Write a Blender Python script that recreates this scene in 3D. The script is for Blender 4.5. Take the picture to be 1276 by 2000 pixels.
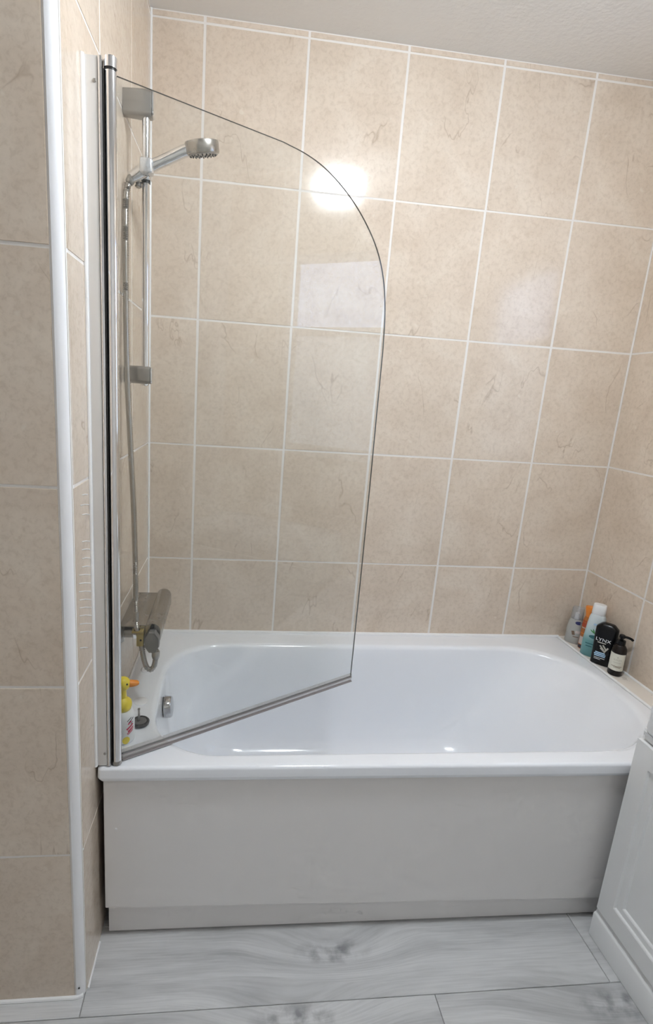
import bpy, bmesh, math, random
from mathutils import Vector, Matrix

for _o in list(bpy.data.objects):
    bpy.data.objects.remove(_o, do_unlink=True)
scene = bpy.context.scene
COL = scene.collection
random.seed(7)

# ------------------------------------------------------------------ camera, world, exposure
F_PX, CX, CY = 1019.23, 562.37, 997.28          # calibrated on the tile grid, 1276 x 2000 frame
cam_data = bpy.data.cameras.new('camera')
cam_data.sensor_fit = 'VERTICAL'
cam_data.sensor_height = 36.0
cam_data.lens = F_PX * 36.0 / 2000.0
cam_data.shift_x = (638.0 - CX) / 2000.0
cam_data.shift_y = (CY - 1000.0) / 2000.0
cam_data.clip_start = 0.02
camera = bpy.data.objects.new('camera', cam_data)
COL.objects.link(camera)
camera.matrix_world = (Matrix.Translation((0.2735, -1.7726, 1.3877))
                       @ Matrix.Rotation(-0.1153, 4, 'Z') @ Matrix.Rotation(1.3466, 4, 'X')
                       @ Matrix.Rotation(0.0661, 4, 'Z'))
scene.camera = camera

world = bpy.data.worlds.new('world')
scene.world = world
world.use_nodes = True
world.node_tree.nodes['Background'].inputs[0].default_value = (0.62, 0.76, 1.0, 1)
world.node_tree.nodes['Background'].inputs[1].default_value = 0.5
scene.view_settings.view_transform = 'Standard'
scene.view_settings.look = 'None'
scene.view_settings.gamma = 1.0
scene.view_settings.use_curve_mapping = False
scene.view_settings.exposure = 0.0
LAMP_STRENGTH = 121.0
PANE_TOP_STRENGTH = 2.4
PANE_LOW_STRENGTH = 0.7
scene.cycles.use_adaptive_sampling = True
scene.cycles.adaptive_threshold = 0.1
scene.cycles.adaptive_min_samples = 12
scene.cycles.max_bounces = 6
scene.cycles.diffuse_bounces = 4
scene.cycles.glossy_bounces = 4
scene.cycles.transparent_max_bounces = 10
scene.cycles.caustics_reflective = False
scene.cycles.caustics_refractive = False

# ------------------------------------------------------------------ measured layout (metres, floor z = 0)
H0 = 2.389            # highest full tile joint
TH, TW = 0.3987, 0.30
ZROWS = [H0 - TH * i for i in range(0, 6)]      # joints down to 0.395
CEIL = 2.408
XR = 1.6495           # right wall
Y_RET = -0.816        # return wall
RIM = 0.5175
TILT = 0.0125         # the left wall is slightly out of square
XL, YREAR = -1.0, -2.45

# ------------------------------------------------------------------ materials
def new_mat(name):
    m = bpy.data.materials.new(name)
    m.use_nodes = True
    nt = m.node_tree
    return m, nt, nt.nodes['Principled BSDF']

def plain(name, col, rough=0.5, metal=0.0, coat=0.0, spec=None, bump=0.0, bscale=200.0, var=0.0):
    m, nt, b = new_mat(name)
    b.inputs['Base Color'].default_value = (*col, 1)
    b.inputs['Roughness'].default_value = rough
    b.inputs['Metallic'].default_value = metal
    b.inputs['Coat Weight'].default_value = coat
    if spec is not None:
        b.inputs['Specular IOR Level'].default_value = spec
    tc = nt.nodes.new('ShaderNodeTexCoord')
    n = nt.nodes.new('ShaderNodeTexNoise')
    n.inputs['Scale'].default_value = bscale
    n.inputs['Detail'].default_value = 3
    nt.links.new(tc.outputs['Object'], n.inputs['Vector'])
    if bump:
        bp = nt.nodes.new('ShaderNodeBump')
        bp.inputs['Strength'].default_value = bump
        bp.inputs['Distance'].default_value = 0.002
        nt.links.new(n.outputs['Fac'], bp.inputs['Height'])
        nt.links.new(bp.outputs['Normal'], b.inputs['Normal'])
    if var:
        n2 = nt.nodes.new('ShaderNodeTexNoise')
        n2.inputs['Scale'].default_value = 14.0
        n2.inputs['Detail'].default_value = 5
        nt.links.new(tc.outputs['Object'], n2.inputs['Vector'])
        mr = nt.nodes.new('ShaderNodeMapRange')
        mr.inputs[3].default_value = rough - var
        mr.inputs[4].default_value = rough + var
        nt.links.new(n2.outputs['Fac'], mr.inputs[0])
        nt.links.new(mr.outputs[0], b.inputs['Roughness'])
    return m

def emis(name, col, strength):
    m, nt, b = new_mat(name)
    b.inputs['Base Color'].default_value = (*col, 1)
    b.inputs['Emission Color'].default_value = (*col, 1)
    b.inputs['Emission Strength'].default_value = strength
    return m

def N(nt, kind, **kw):
    n = nt.nodes.new(kind)
    for k, v in kw.items():
        setattr(n, k, v)
    return n

def ramp(nt, stops, interp='LINEAR'):
    r = nt.nodes.new('ShaderNodeValToRGB')
    r.color_ramp.interpolation = interp
    el = r.color_ramp.elements
    while len(el) > 1:
        el.remove(el[0])
    el[0].position = stops[0][0]
    el[0].color = (*stops[0][1], 1)
    for p, c in stops[1:]:
        e = el.new(p)
        e.color = (*c, 1)
    return r

def mixc(nt, fac, a, b, blend='MIX'):
    m = N(nt, 'ShaderNodeMix', data_type='RGBA', blend_type=blend)
    for sock, v in ((m.inputs[0], fac), (m.inputs[6], a), (m.inputs[7], b)):
        if hasattr(v, 'is_linked'):
            nt.links.new(v, sock)
        elif isinstance(v, (int, float)):
            sock.default_value = v
        else:
            sock.default_value = (*v, 1)
    return m.outputs[2]

def tile_material():
    m, nt, b = new_mat('beige_marble_tile')
    L = nt.links.new
    tc = N(nt, 'ShaderNodeTexCoord')
    oi = N(nt, 'ShaderNodeObjectInfo')
    mul = N(nt, 'ShaderNodeVectorMath', operation='MULTIPLY')
    comb = N(nt, 'ShaderNodeCombineXYZ')
    for i, s in enumerate((37.0, 0.0, 53.0)):
        mm = N(nt, 'ShaderNodeMath', operation='MULTIPLY')
        mm.inputs[1].default_value = s
        L(oi.outputs['Random'], mm.inputs[0])
        L(mm.outputs[0], comb.inputs[i])
    add = N(nt, 'ShaderNodeVectorMath', operation='ADD')
    L(tc.outputs['Object'], add.inputs[0])
    L(comb.outputs[0], add.inputs[1])
    def noise(scale, detail=5, dist=0.0, rough=0.55):
        n = N(nt, 'ShaderNodeTexNoise')
        n.inputs['Scale'].default_value = scale
        n.inputs['Detail'].default_value = detail
        n.inputs['Distortion'].default_value = dist
        n.inputs['Roughness'].default_value = rough
        L(add.outputs[0], n.inputs['Vector'])
        return n
    cloud = noise(7.0, 3, 0.6)
    base = ramp(nt, [(0.30, (0.645, 0.54, 0.437)), (0.52, (0.695, 0.592, 0.488)), (0.75, (0.735, 0.642, 0.54))])
    L(cloud.outputs['Fac'], base.inputs[0])
    fine = noise(70.0, 3, 0.4, 0.7)
    fr = ramp(nt, [(0.36, (0.90, 0.88, 0.86)), (0.5, (1, 1, 1)), (0.68, (1.05, 1.05, 1.05))])
    L(fine.outputs['Fac'], fr.inputs[0])
    c1 = mixc(nt, 0.8, base.outputs[0], fr.outputs[0], 'MULTIPLY')
    # sparse thin brown veins, upright like the tile's own marbling
    stretch = N(nt, 'ShaderNodeMapping')
    stretch.inputs['Scale'].default_value = (1.0, 1.0, 0.45)
    stretch.inputs['Rotation'].default_value = (0, 0.5, 0)
    L(add.outputs[0], stretch.inputs[0])
    vn = N(nt, 'ShaderNodeTexNoise')
    vn.inputs['Scale'].default_value = 5.5
    vn.inputs['Detail'].default_value = 4
    vn.inputs['Roughness'].default_value = 0.5
    vn.inputs['Distortion'].default_value = 0.5
    L(stretch.outputs[0], vn.inputs['Vector'])
    sub = N(nt, 'ShaderNodeMath', operation='SUBTRACT')
    sub.inputs[1].default_value = 0.5
    L(vn.outputs['Fac'], sub.inputs[0])
    ab = N(nt, 'ShaderNodeMath', operation='ABSOLUTE')
    L(sub.outputs[0], ab.inputs[0])
    line = ramp(nt, [(0.0, (1, 1, 1)), (0.0025, (0.6, 0.6, 0.6)), (0.0055, (0, 0, 0))])
    L(ab.outputs[0], line.inputs[0])
    maskn = noise(6.5, 1, 0.0)
    mask = ramp(nt, [(0.53, (0, 0, 0)), (0.60, (1, 1, 1))])
    L(maskn.outputs['Fac'], mask.inputs[0])
    vf = N(nt, 'ShaderNodeMath', operation='MULTIPLY')
    L(line.outputs[0], vf.inputs[0])
    L(mask.outputs[0], vf.inputs[1])
    vf2 = N(nt, 'ShaderNodeMath', operation='MULTIPLY')
    vf2.inputs[1].default_value = 0.42
    L(vf.outputs[0], vf2.inputs[0])
    c2 = mixc(nt, vf2.outputs[0], c1, (0.30, 0.20, 0.125))
    # pale flecks
    fl = noise(38.0, 1, 0.0)
    flr = ramp(nt, [(0.70, (0, 0, 0)), (0.78, (1, 1, 1))])
    L(fl.outputs['Fac'], flr.inputs[0])
    fm = N(nt, 'ShaderNodeMath', operation='MULTIPLY')
    fm.inputs[1].default_value = 0.45
    L(flr.outputs[0], fm.inputs[0])
    c3 = mixc(nt, fm.outputs[0], c2, (0.78, 0.72, 0.62))
    L(c3, b.inputs['Base Color'])
    b.inputs['Roughness'].default_value = 0.11
    bn = noise(3.0, 1, 0.0)
    bp = N(nt, 'ShaderNodeBump')
    bp.inputs['Strength'].default_value = 0.12
    bp.inputs['Distance'].default_value = 0.01
    L(bn.outputs['Fac'], bp.inputs['Height'])
    L(bp.outputs['Normal'], b.inputs['Normal'])
    return m

def wood_material():
    m, nt, b = new_mat('grey_wood_plank')
    L = nt.links.new
    geo = N(nt, 'ShaderNodeTexCoord')
    oi = N(nt, 'ShaderNodeObjectInfo')
    # planks' meshes keep world coordinates, so the grain is laid in the plank itself
    pos = geo.outputs['Object']
    knots = [(0.582, -0.747, 1.0), (0.475, -0.888, 1.1), (1.262, -0.905, 1.2), (1.02, -1.05, 0.9)]
    # warp: push the grain sideways round each knot
    cur = pos
    darks = None
    rings = None
    for (kx, ky, s) in knots:
        d = N(nt, 'ShaderNodeVectorMath', operation='SUBTRACT')
        L(pos, d.inputs[0])
        d.inputs[1].default_value = (kx, ky, 0)
        sc = N(nt, 'ShaderNodeVectorMath', operation='MULTIPLY')
        L(d.outputs[0], sc.inputs[0])
        sc.inputs[1].default_value = (7.5 / s, 22.0 / s, 0)
        ln = N(nt, 'ShaderNodeVectorMath', operation='LENGTH')
        L(sc.outputs[0], ln.inputs[0])
        g = N(nt, 'ShaderNodeMapRange', interpolation_type='SMOOTHSTEP')
        g.inputs[1].default_value = 0.0
        g.inputs[2].default_value = 2.2
        g.inputs[3].default_value = 1.0
        g.inputs[4].default_value = 0.0
        L(ln.outputs['Value'], g.inputs[0])
        if rings is None:
            rings = g.outputs[0]
        else:
            mx = N(nt, 'ShaderNodeMath', operation='MAXIMUM')
            L(rings, mx.inputs[0]); L(g.outputs[0], mx.inputs[1])
            rings = mx.outputs[0]
    # grain coordinate
    mp = N(nt, 'ShaderNodeMapping')
    mp.inputs['Scale'].default_value = (1.0, 10.0, 1.0)
    L(pos, mp.inputs[0])
    rnd = N(nt, 'ShaderNodeMath', operation='MULTIPLY')
    rnd.inputs[1].default_value = 40.0
    L(oi.outputs['Random'], rnd.inputs[0])
    cz = N(nt, 'ShaderNodeCombineXYZ')
    L(rnd.outputs[0], cz.inputs[0])
    rg = N(nt, 'ShaderNodeMath', operation='MULTIPLY')
    rg.inputs[1].default_value = 0.55
    L(rings, rg.inputs[0])
    L(rg.outputs[0], cz.inputs[1])
    av = N(nt, 'ShaderNodeVectorMath', operation='ADD')
    L(mp.outputs[0], av.inputs[0]); L(cz.outputs[0], av.inputs[1])
    n1 = N(nt, 'ShaderNodeTexNoise')
    n1.inputs['Scale'].default_value = 1.6
    n1.inputs['Detail'].default_value = 6
    n1.inputs['Roughness'].default_value = 0.6
    n1.inputs['Distortion'].default_value = 0.35
    L(av.outputs[0], n1.inputs['Vector'])
    r1 = ramp(nt, [(0.30, (0.38, 0.383, 0.388)), (0.42, (0.52, 0.523, 0.527)), (0.55, (0.62, 0.622, 0.625)), (0.75, (0.68, 0.682, 0.685))])
    L(n1.outputs['Fac'], r1.inputs[0])
    n2 = N(nt, 'ShaderNodeTexNoise')
    n2.inputs['Scale'].default_value = 9.0
    n2.inputs['Detail'].default_value = 5
    mp2 = N(nt, 'ShaderNodeMapping')
    mp2.inputs['Scale'].default_value = (0.9, 2.6, 1)
    L(av.outputs[0], mp2.inputs[0]); L(mp2.outputs[0], n2.inputs['Vector'])
    r2 = ramp(nt, [(0.35, (0.86, 0.86, 0.86)), (0.55, (1, 1, 1)), (0.7, (1.05, 1.05, 1.05))])
    L(n2.outputs['Fac'], r2.inputs[0])
    c = mixc(nt, 0.8, r1.outputs[0], r2.outputs[0], 'MULTIPLY')
    # knot hearts
    kr = ramp(nt, [(0.70, (0, 0, 0)), (0.98, (1, 1, 1))])
    L(rings, kr.inputs[0])
    kn = N(nt, 'ShaderNodeTexNoise')
    kn.inputs['Scale'].default_value = 24.0
    kn.inputs['Detail'].default_value = 5
    L(pos, kn.inputs['Vector'])
    knr = ramp(nt, [(0.42, (0, 0, 0)), (0.62, (1, 1, 1))])
    L(kn.outputs['Fac'], knr.inputs[0])
    km = N(nt, 'ShaderNodeMath', operation='MULTIPLY')
    L(kr.outputs[0], km.inputs[0]); L(knr.outputs[0], km.inputs[1])
    km2 = N(nt, 'ShaderNodeMath', operation='MULTIPLY')
    km2.inputs[1].default_value = 0.85
    L(km.outputs[0], km2.inputs[0])
    c = mixc(nt, km2.outputs[0], c, (0.20, 0.203, 0.21))
    L(c, b.inputs['Base Color'])
    b.inputs['Roughness'].default_value = 0.42
    bp = N(nt, 'ShaderNodeBump')
    bp.inputs['Strength'].default_value = 0.08
    bp.inputs['Distance'].default_value = 0.003
    L(n2.outputs['Fac'], bp.inputs['Height'])
    L(bp.outputs['Normal'], b.inputs['Normal'])
    return m

def thin_glass(name, tint=(0.972, 0.978, 0.972), rough=0.0, boost=1.0, haze=0.0):
    m = bpy.data.materials.new(name)
    m.use_nodes = True
    nt = m.node_tree
    nt.nodes.clear()
    out = N(nt, 'ShaderNodeOutputMaterial')
    tr = N(nt, 'ShaderNodeBsdfTransparent')
    tr.inputs[0].default_value = (*tint, 1)
    gl = N(nt, 'ShaderNodeBsdfGlossy')
    gl.inputs['Roughness'].default_value = rough
    # two-sided Schlick reflectance (the slab's back face must not count as total internal reflection)
    geo = N(nt, 'ShaderNodeNewGeometry')
    dot = N(nt, 'ShaderNodeVectorMath', operation='DOT_PRODUCT')
    nt.links.new(geo.outputs['Normal'], dot.inputs[0])
    nt.links.new(geo.outputs['Incoming'], dot.inputs[1])
    ab = N(nt, 'ShaderNodeMath', operation='ABSOLUTE')
    nt.links.new(dot.outputs['Value'], ab.inputs[0])
    inv = N(nt, 'ShaderNodeMath', operation='SUBTRACT', use_clamp=True)
    inv.inputs[0].default_value = 1.0
    nt.links.new(ab.outputs[0], inv.inputs[1])
    pw = N(nt, 'ShaderNodeMath', operation='POWER')
    pw.inputs[1].default_value = 5.0
    nt.links.new(inv.outputs[0], pw.inputs[0])
    mul = N(nt, 'ShaderNodeMath', operation='MULTIPLY_ADD', use_clamp=True)
    mul.inputs[1].default_value = 0.96 * boost
    mul.inputs[2].default_value = 0.04 * boost
    nt.links.new(pw.outputs[0], mul.inputs[0])
    mx = N(nt, 'ShaderNodeMixShader')
    nt.links.new(mul.outputs[0], mx.inputs[0])
    if haze:
        df = N(nt, 'ShaderNodeBsdfDiffuse')
        df.inputs[0].default_value = (0.8, 0.8, 0.8, 1)
        h = N(nt, 'ShaderNodeMixShader')
        h.inputs[0].default_value = haze
        nt.links.new(tr.outputs[0], h.inputs[1])
        nt.links.new(df.outputs[0], h.inputs[2])
        nt.links.new(h.outputs[0], mx.inputs[1])
    else:
        nt.links.new(tr.outputs[0], mx.inputs[1])
    nt.links.new(gl.outputs[0], mx.inputs[2])
    nt.links.new(mx.outputs[0], out.inputs[0])
    return m

def gradient_z(name, stops, rough=0.3):
    m, nt, b = new_mat(name)
    tc = N(nt, 'ShaderNodeTexCoord')
    sp = N(nt, 'ShaderNodeSeparateXYZ')
    nt.links.new(tc.outputs['Object'], sp.inputs[0])
    mr = N(nt, 'ShaderNodeMapRange')
    mr.inputs[1].default_value = 0.0
    mr.inputs[2].default_value = 0.2
    nt.links.new(sp.outputs[2], mr.inputs[0])
    r = ramp(nt, stops)
    nt.links.new(mr.outputs[0], r.inputs[0])
    nt.links.new(r.outputs[0], b.inputs['Base Color'])
    b.inputs['Roughness'].default_value = rough
    return m

M = dict(
    tile=tile_material(), wood=wood_material(),
    grout=plain('pale_grout', (0.80, 0.765, 0.73), 0.7, bump=0.2),
    sealant=plain('white_sealant', (0.86, 0.86, 0.86), 0.35),
    ceiling=plain('white_ceiling_paint', (0.86, 0.845, 0.82), 0.9, bump=0.7, bscale=75),
    paint=plain('off_white_paint', (0.88, 0.865, 0.84), 0.8),
    acrylic=plain('white_acrylic', (0.875, 0.90, 0.945), 0.14, coat=0.3, bump=0.0),
    panel=plain('white_panel_gloss', (0.80, 0.78, 0.77), 0.3, bump=0.03, bscale=40),
    cabinet=plain('white_satin_paint', (0.82, 0.83, 0.835), 0.45),
    ceramic=plain('white_ceramic', (0.78, 0.79, 0.80), 0.12),
    trim=plain('white_plastic_trim', (0.86, 0.86, 0.88), 0.3),
    chrome=plain('polished_chrome', (0.80, 0.80, 0.81), 0.07, 1.0),
    dark_chrome=plain('grey_chrome', (0.50, 0.50, 0.51), 0.10, 1.0),
    knob_grey=plain('dull_grey_cap', (0.20, 0.195, 0.19), 0.4, 0.4, var=0.1),
    bright_satin=plain('bright_satin_chrome', (0.72, 0.75, 0.79), 0.25, 0.75),
    ledge=plain('pale_stone_ledge', (0.78, 0.73, 0.67), 0.3, var=0.1),
    satin=plain('satin_aluminium', (0.80, 0.785, 0.77), 0.36, 0.45),
    dull=plain('limescaled_chrome', (0.40, 0.39, 0.37), 0.30, 1.0, var=0.12),
    steel=plain('brushed_steel', (0.42, 0.40, 0.37), 0.25, 1.0, var=0.08),
    brass=plain('old_brass', (0.42, 0.33, 0.12), 0.4, 0.7),
    rubber=plain('black_rubber', (0.012, 0.012, 0.012), 0.5),
    glass=thin_glass('clear_glass', haze=0.008),
    glass_edge=plain('dark_glass_edge', (0.10, 0.115, 0.11), 0.15),
    seal=thin_glass('clear_plastic_seal', (0.90, 0.885, 0.88), 0.15, 1.0, haze=0.15),
    seal_line=plain('grey_plastic', (0.30, 0.27, 0.27), 0.4),
    insert=plain('dark_grey_insert', (0.13, 0.125, 0.12), 0.45),
    duck=plain('yellow_plastic', (0.86, 0.68, 0.03), 0.35),
    orange=plain('orange_plastic', (0.92, 0.30, 0.02), 0.35),
    white_plastic=plain('white_bottle_plastic', (0.84, 0.85, 0.86), 0.3),
    red=plain('red_print', (0.62, 0.03, 0.10), 0.5),
    ink=plain('dark_print', (0.05, 0.05, 0.07), 0.5),
    black=plain('black_bottle_plastic', (0.006, 0.006, 0.007), 0.25, spec=0.25),
    white_ink=plain('white_print', (0.82, 0.84, 0.86), 0.5),
    blue_ink=plain('pale_blue_print', (0.42, 0.62, 0.82), 0.5),
    grey_ink=plain('silver_print', (0.50, 0.48, 0.42), 0.45),
    cream=plain('cream_paper_label', (0.72, 0.71, 0.62), 0.55),
    amber=plain('dark_amber_plastic', (0.012, 0.008, 0.007), 0.2, spec=0.3),
    tan=plain('orange_brown_plastic', (0.46, 0.15, 0.03), 0.3),
    tan_red=plain('rust_red_label', (0.42, 0.06, 0.02), 0.4),
    orange_cap=plain('orange_cap_plastic', (0.76, 0.24, 0.03), 0.35),
    pale_label=plain('pale_label', (0.62, 0.55, 0.52), 0.5),
    grey_clear=plain('cloudy_grey_plastic', (0.44, 0.44, 0.42), 0.25),
    clear_cap=thin_glass('clear_cap_plastic', (0.80, 0.82, 0.85), 0.08, 1.0, haze=0.25),
    navy=plain('navy_print', (0.012, 0.018, 0.10), 0.4),
    brown_ink=plain('brown_print', (0.16, 0.10, 0.06), 0.5),
    green=plain('green_print', (0.08, 0.30, 0.08), 0.5),
    dark_teal=plain('dark_teal_print', (0.03, 0.14, 0.16), 0.5),
    teal=gradient_z('white_to_teal_plastic', [(0.0, (0.12, 0.30, 0.31)), (0.30, (0.16, 0.36, 0.37)), (0.42, (0.40, 0.58, 0.60)), (0.60, (0.60, 0.68, 0.71)), (1.0, (0.74, 0.78, 0.79))]),
    lamp=emis('lamp_diffuser', (0.90, 0.955, 1.0), LAMP_STRENGTH),
    pane_top=emis('daylit_pane', (0.56, 0.70, 1.0), PANE_TOP_STRENGTH),
    pane_low=emis('daylit_frosted_pane', (0.78, 0.88, 1.0), PANE_LOW_STRENGTH),
    upvc=plain('white_window_frame', (0.80, 0.81, 0.82), 0.35),
    door=plain('white_door_paint', (0.86, 0.85, 0.83), 0.5),
)

# ------------------------------------------------------------------ object helpers
ORIGIN = {}

def link(o, parent=None):
    COL.objects.link(o)
    if parent is not None:
        o.parent = parent
    return o

def tag(o, label=None, cat=None, group=None, kind=None):
    if label: o['label'] = label
    if cat: o['category'] = cat
    if group: o['group'] = group
    if kind: o['kind'] = kind
    return o

def thing(name, loc, label, cat, group=None):
    e = bpy.data.objects.new(name, None)
    e.empty_display_size = 0.05
    e.location = loc
    link(e)
    ORIGIN[e.name] = Vector(loc)
    return tag(e, label, cat, group)

def build(name, bm, mats, parent=None, loc=None, smooth=True, angle=40):
    """bm holds WORLD coordinates; the object's origin is its parent's origin, or loc."""
    if parent is not None:
        org = ORIGIN[parent.name]
    else:
        org = Vector(loc) if loc is not None else Vector((0, 0, 0))
    bmesh.ops.recalc_face_normals(bm, faces=bm.faces[:])
    bmesh.ops.translate(bm, verts=bm.verts[:], vec=-org)
    me = bpy.data.meshes.new(name)
    if smooth:
        for f in bm.faces:
            f.smooth = True
        lim = math.radians(angle)
        for e in bm.edges:
            if len(e.link_faces) == 2 and e.calc_face_angle(0) > lim:
                e.smooth = False
    bm.to_mesh(me)
    bm.free()
    if not isinstance(mats, (list, tuple)):
        mats = [mats]
    for k in mats:
        me.materials.append(M[k])
    o = bpy.data.objects.new(name, me)
    link(o, parent)
    if parent is None:
        o.location = org
    ORIGIN[o.name] = org
    return o

def frame_of(d):
    d = Vector(d).normalized()
    a = Vector((0, 0, 1)) if abs(d.z) < 0.9 else Vector((1, 0, 0))
    u = a.cross(d).normalized()
    return u, d.cross(u).normalized(), d

def box(bm, x0, x1, y0, y1, z0, z1, bevel=0.0, seg=2, mi=0):
    vs = [bm.verts.new(p) for p in ((x0, y0, z0), (x1, y0, z0), (x1, y1, z0), (x0, y1, z0),
                                    (x0, y0, z1), (x1, y0, z1), (x1, y1, z1), (x0, y1, z1))]
    fs = [bm.faces.new([vs[i] for i in q]) for q in ((3, 2, 1, 0), (4, 5, 6, 7), (0, 1, 5, 4), (1, 2, 6, 5), (2, 3, 7, 6), (3, 0, 4, 7))]
    for f in fs:
        f.material_index = mi
    if bevel > 0:
        es = list({e for f in fs for e in f.edges})
        r = bmesh.ops.bevel(bm, geom=es, offset=bevel, segments=seg, affect='EDGES', profile=0.5)
        for f in r['faces']:
            f.material_index = mi
    return bm

def obox(bm, mat4, sx, sy, sz, bevel=0.0, seg=2, mi=0):
    """box centred on a frame"""
    t = bmesh.new()
    box(t, -sx / 2, sx / 2, -sy / 2, sy / 2, -sz / 2, sz / 2, bevel, seg, mi)
    bmesh.ops.transform(t, matrix=mat4, verts=t.verts[:])
    merge(bm, t)
    return bm

def merge(bm, t):
    mp = {}
    for v in t.verts:
        mp[v] = bm.verts.new(v.co)
    for f in t.faces:
        try:
            nf = bm.faces.new([mp[v] for v in f.verts])
            nf.material_index = f.material_index
        except ValueError:
            pass
    t.free()

def loft(bm, rings, cap0=True, cap1=True, mi=0):
    rv = [[bm.verts.new(p) for p in r] for r in rings]
    n = len(rv[0])
    for a, b in zip(rv[:-1], rv[1:]):
        for i in range(n):
            f = bm.faces.new((a[i], a[(i + 1) % n], b[(i + 1) % n], b[i]))
            f.material_index = mi
    if cap0:
        bm.faces.new(rv[0][::-1]).material_index = mi
    if cap1:
        bm.faces.new(rv[-1]).material_index = mi
    return bm

def lathe(bm, base, axis, prof, seg=28, mi=0, cap0=True, cap1=True):
    """prof: list of (distance along axis, radius)"""
    u, v, d = frame_of(axis)
    base = Vector(base)
    rings = []
    for t, r in prof:
        r = max(r, 1e-5)
        rings.append([base + d * t + (u * math.cos(2 * math.pi * k / seg) + v * math.sin(2 * math.pi * k / seg)) * r for k in range(seg)])
    return loft(bm, rings, cap0, cap1, mi)

def cyl(bm, a, b, r, seg=24, mi=0, bev=0.0):
    a, b = Vector(a), Vector(b)
    L = (b - a).length
    if bev:
        prof = [(0, r - bev), (bev, r), (L - bev, r), (L, r - bev)]
    else:
        prof = [(0, r), (L, r)]
    return lathe(bm, a, b - a, prof, seg, mi)

def catmull(pts, step=0.01):
    pts = [Vector(p) for p in pts]
    P = [pts[0] * 2 - pts[1]] + pts + [pts[-1] * 2 - pts[-2]]
    out = []
    for i in range(1, len(P) - 2):
        p0, p1, p2, p3 = P[i - 1:i + 3]
        n = max(2, int((p2 - p1).length / step))
        for k in range(n):
            t = k / n
            out.append(0.5 * ((2 * p1) + (p2 - p0) * t + (2 * p0 - 5 * p1 + 4 * p2 - p3) * t * t + (3 * p1 - p0 - 3 * p2 + p3) * t ** 3))
    out.append(pts[-1])
    return out

def sweep(bm, path, radius, seg=12, mi=0):
    """tube along a polyline; radius is a number or a function of the index"""
    rings = []
    up = None
    for i, p in enumerate(path):
        d = (path[min(i + 1, len(path) - 1)] - path[max(i - 1, 0)]).normalized()
        if up is None:
            up = frame_of(d)[0]
        up = (up - d * up.dot(d)).normalized()
        w = d.cross(up)
        r = radius(i) if callable(radius) else radius
        rings.append([p + (up * math.cos(2 * math.pi * k / seg) + w * math.sin(2 * math.pi * k / seg)) * r for k in range(seg)])
    return loft(bm, rings, True, True, mi)

def rrect(x0, x1, y0, y1, z, rl, rr=None, n=10, m=6, power=2.0):
    """closed rounded rectangle, fixed vertex count; rl / rr corner radii at the left / right end"""
    rr = rl if rr is None else rr
    pts = []
    cs = [(x1 - rr, y0 + rr, rr, -90), (x1 - rr, y1 - rr, rr, 0), (x0 + rl, y1 - rl, rl, 90), (x0 + rl, y0 + rl, rl, 180)]
    for k, (cx, cy, r, a0) in enumerate(cs):
        arc = []
        for i in range(n + 1):
            a = math.radians(a0 + 90.0 * i / n)
            c, s = math.cos(a), math.sin(a)
            e = 2.0 / power
            arc.append(Vector((cx + r * math.copysign(abs(c) ** e, c), cy + r * math.copysign(abs(s) ** e, s), z)))
        pts.append(arc)
    out = []
    for k in range(4):
        out += pts[k]
        a, b = pts[k][-1], pts[(k + 1) % 4][0]
        for i in range(1, m):
            out.append(a.lerp(b, i / m))
    return out

def superring(cx, cy, z, w, d, n=2.5, seg=36, rot=0.0):
    r = []
    for k in range(seg):
        a = 2 * math.pi * k / seg
        c, s = math.cos(a), math.sin(a)
        x = w / 2 * math.copysign(abs(c) ** (2 / n), c)
        y = d / 2 * math.copysign(abs(s) ** (2 / n), s)
        r.append(Vector((cx + x * math.cos(rot) - y * math.sin(rot), cy + x * math.sin(rot) + y * math.cos(rot), z)))
    return r

# ------------------------------------------------------------------ structure: tiled walls
TILE_CACHE = {}
def tile_mesh(w, h, t=0.006):
    key = (round(w, 4), round(h, 4))
    if key not in TILE_CACHE:
        bm = bmesh.new()
        box(bm, -w / 2, w / 2, 0, t, -h / 2, h / 2)
        front = [e for e in bm.edges if all(v.co.y < 1e-6 for v in e.verts)]
        bmesh.ops.bevel(bm, geom=front, offset=min(0.0008, h * 0.2), segments=2, affect='EDGES')
        bmesh.ops.recalc_face_normals(bm, faces=bm.faces[:])
        me = bpy.data.meshes.new('tile')
        bm.to_mesh(me)
        bm.free()
        me.materials.append(M['tile'])
        TILE_CACHE[key] = me
    return TILE_CACHE[key]

GU, GZ = 0.0072, 0.0052     # joint widths

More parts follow.
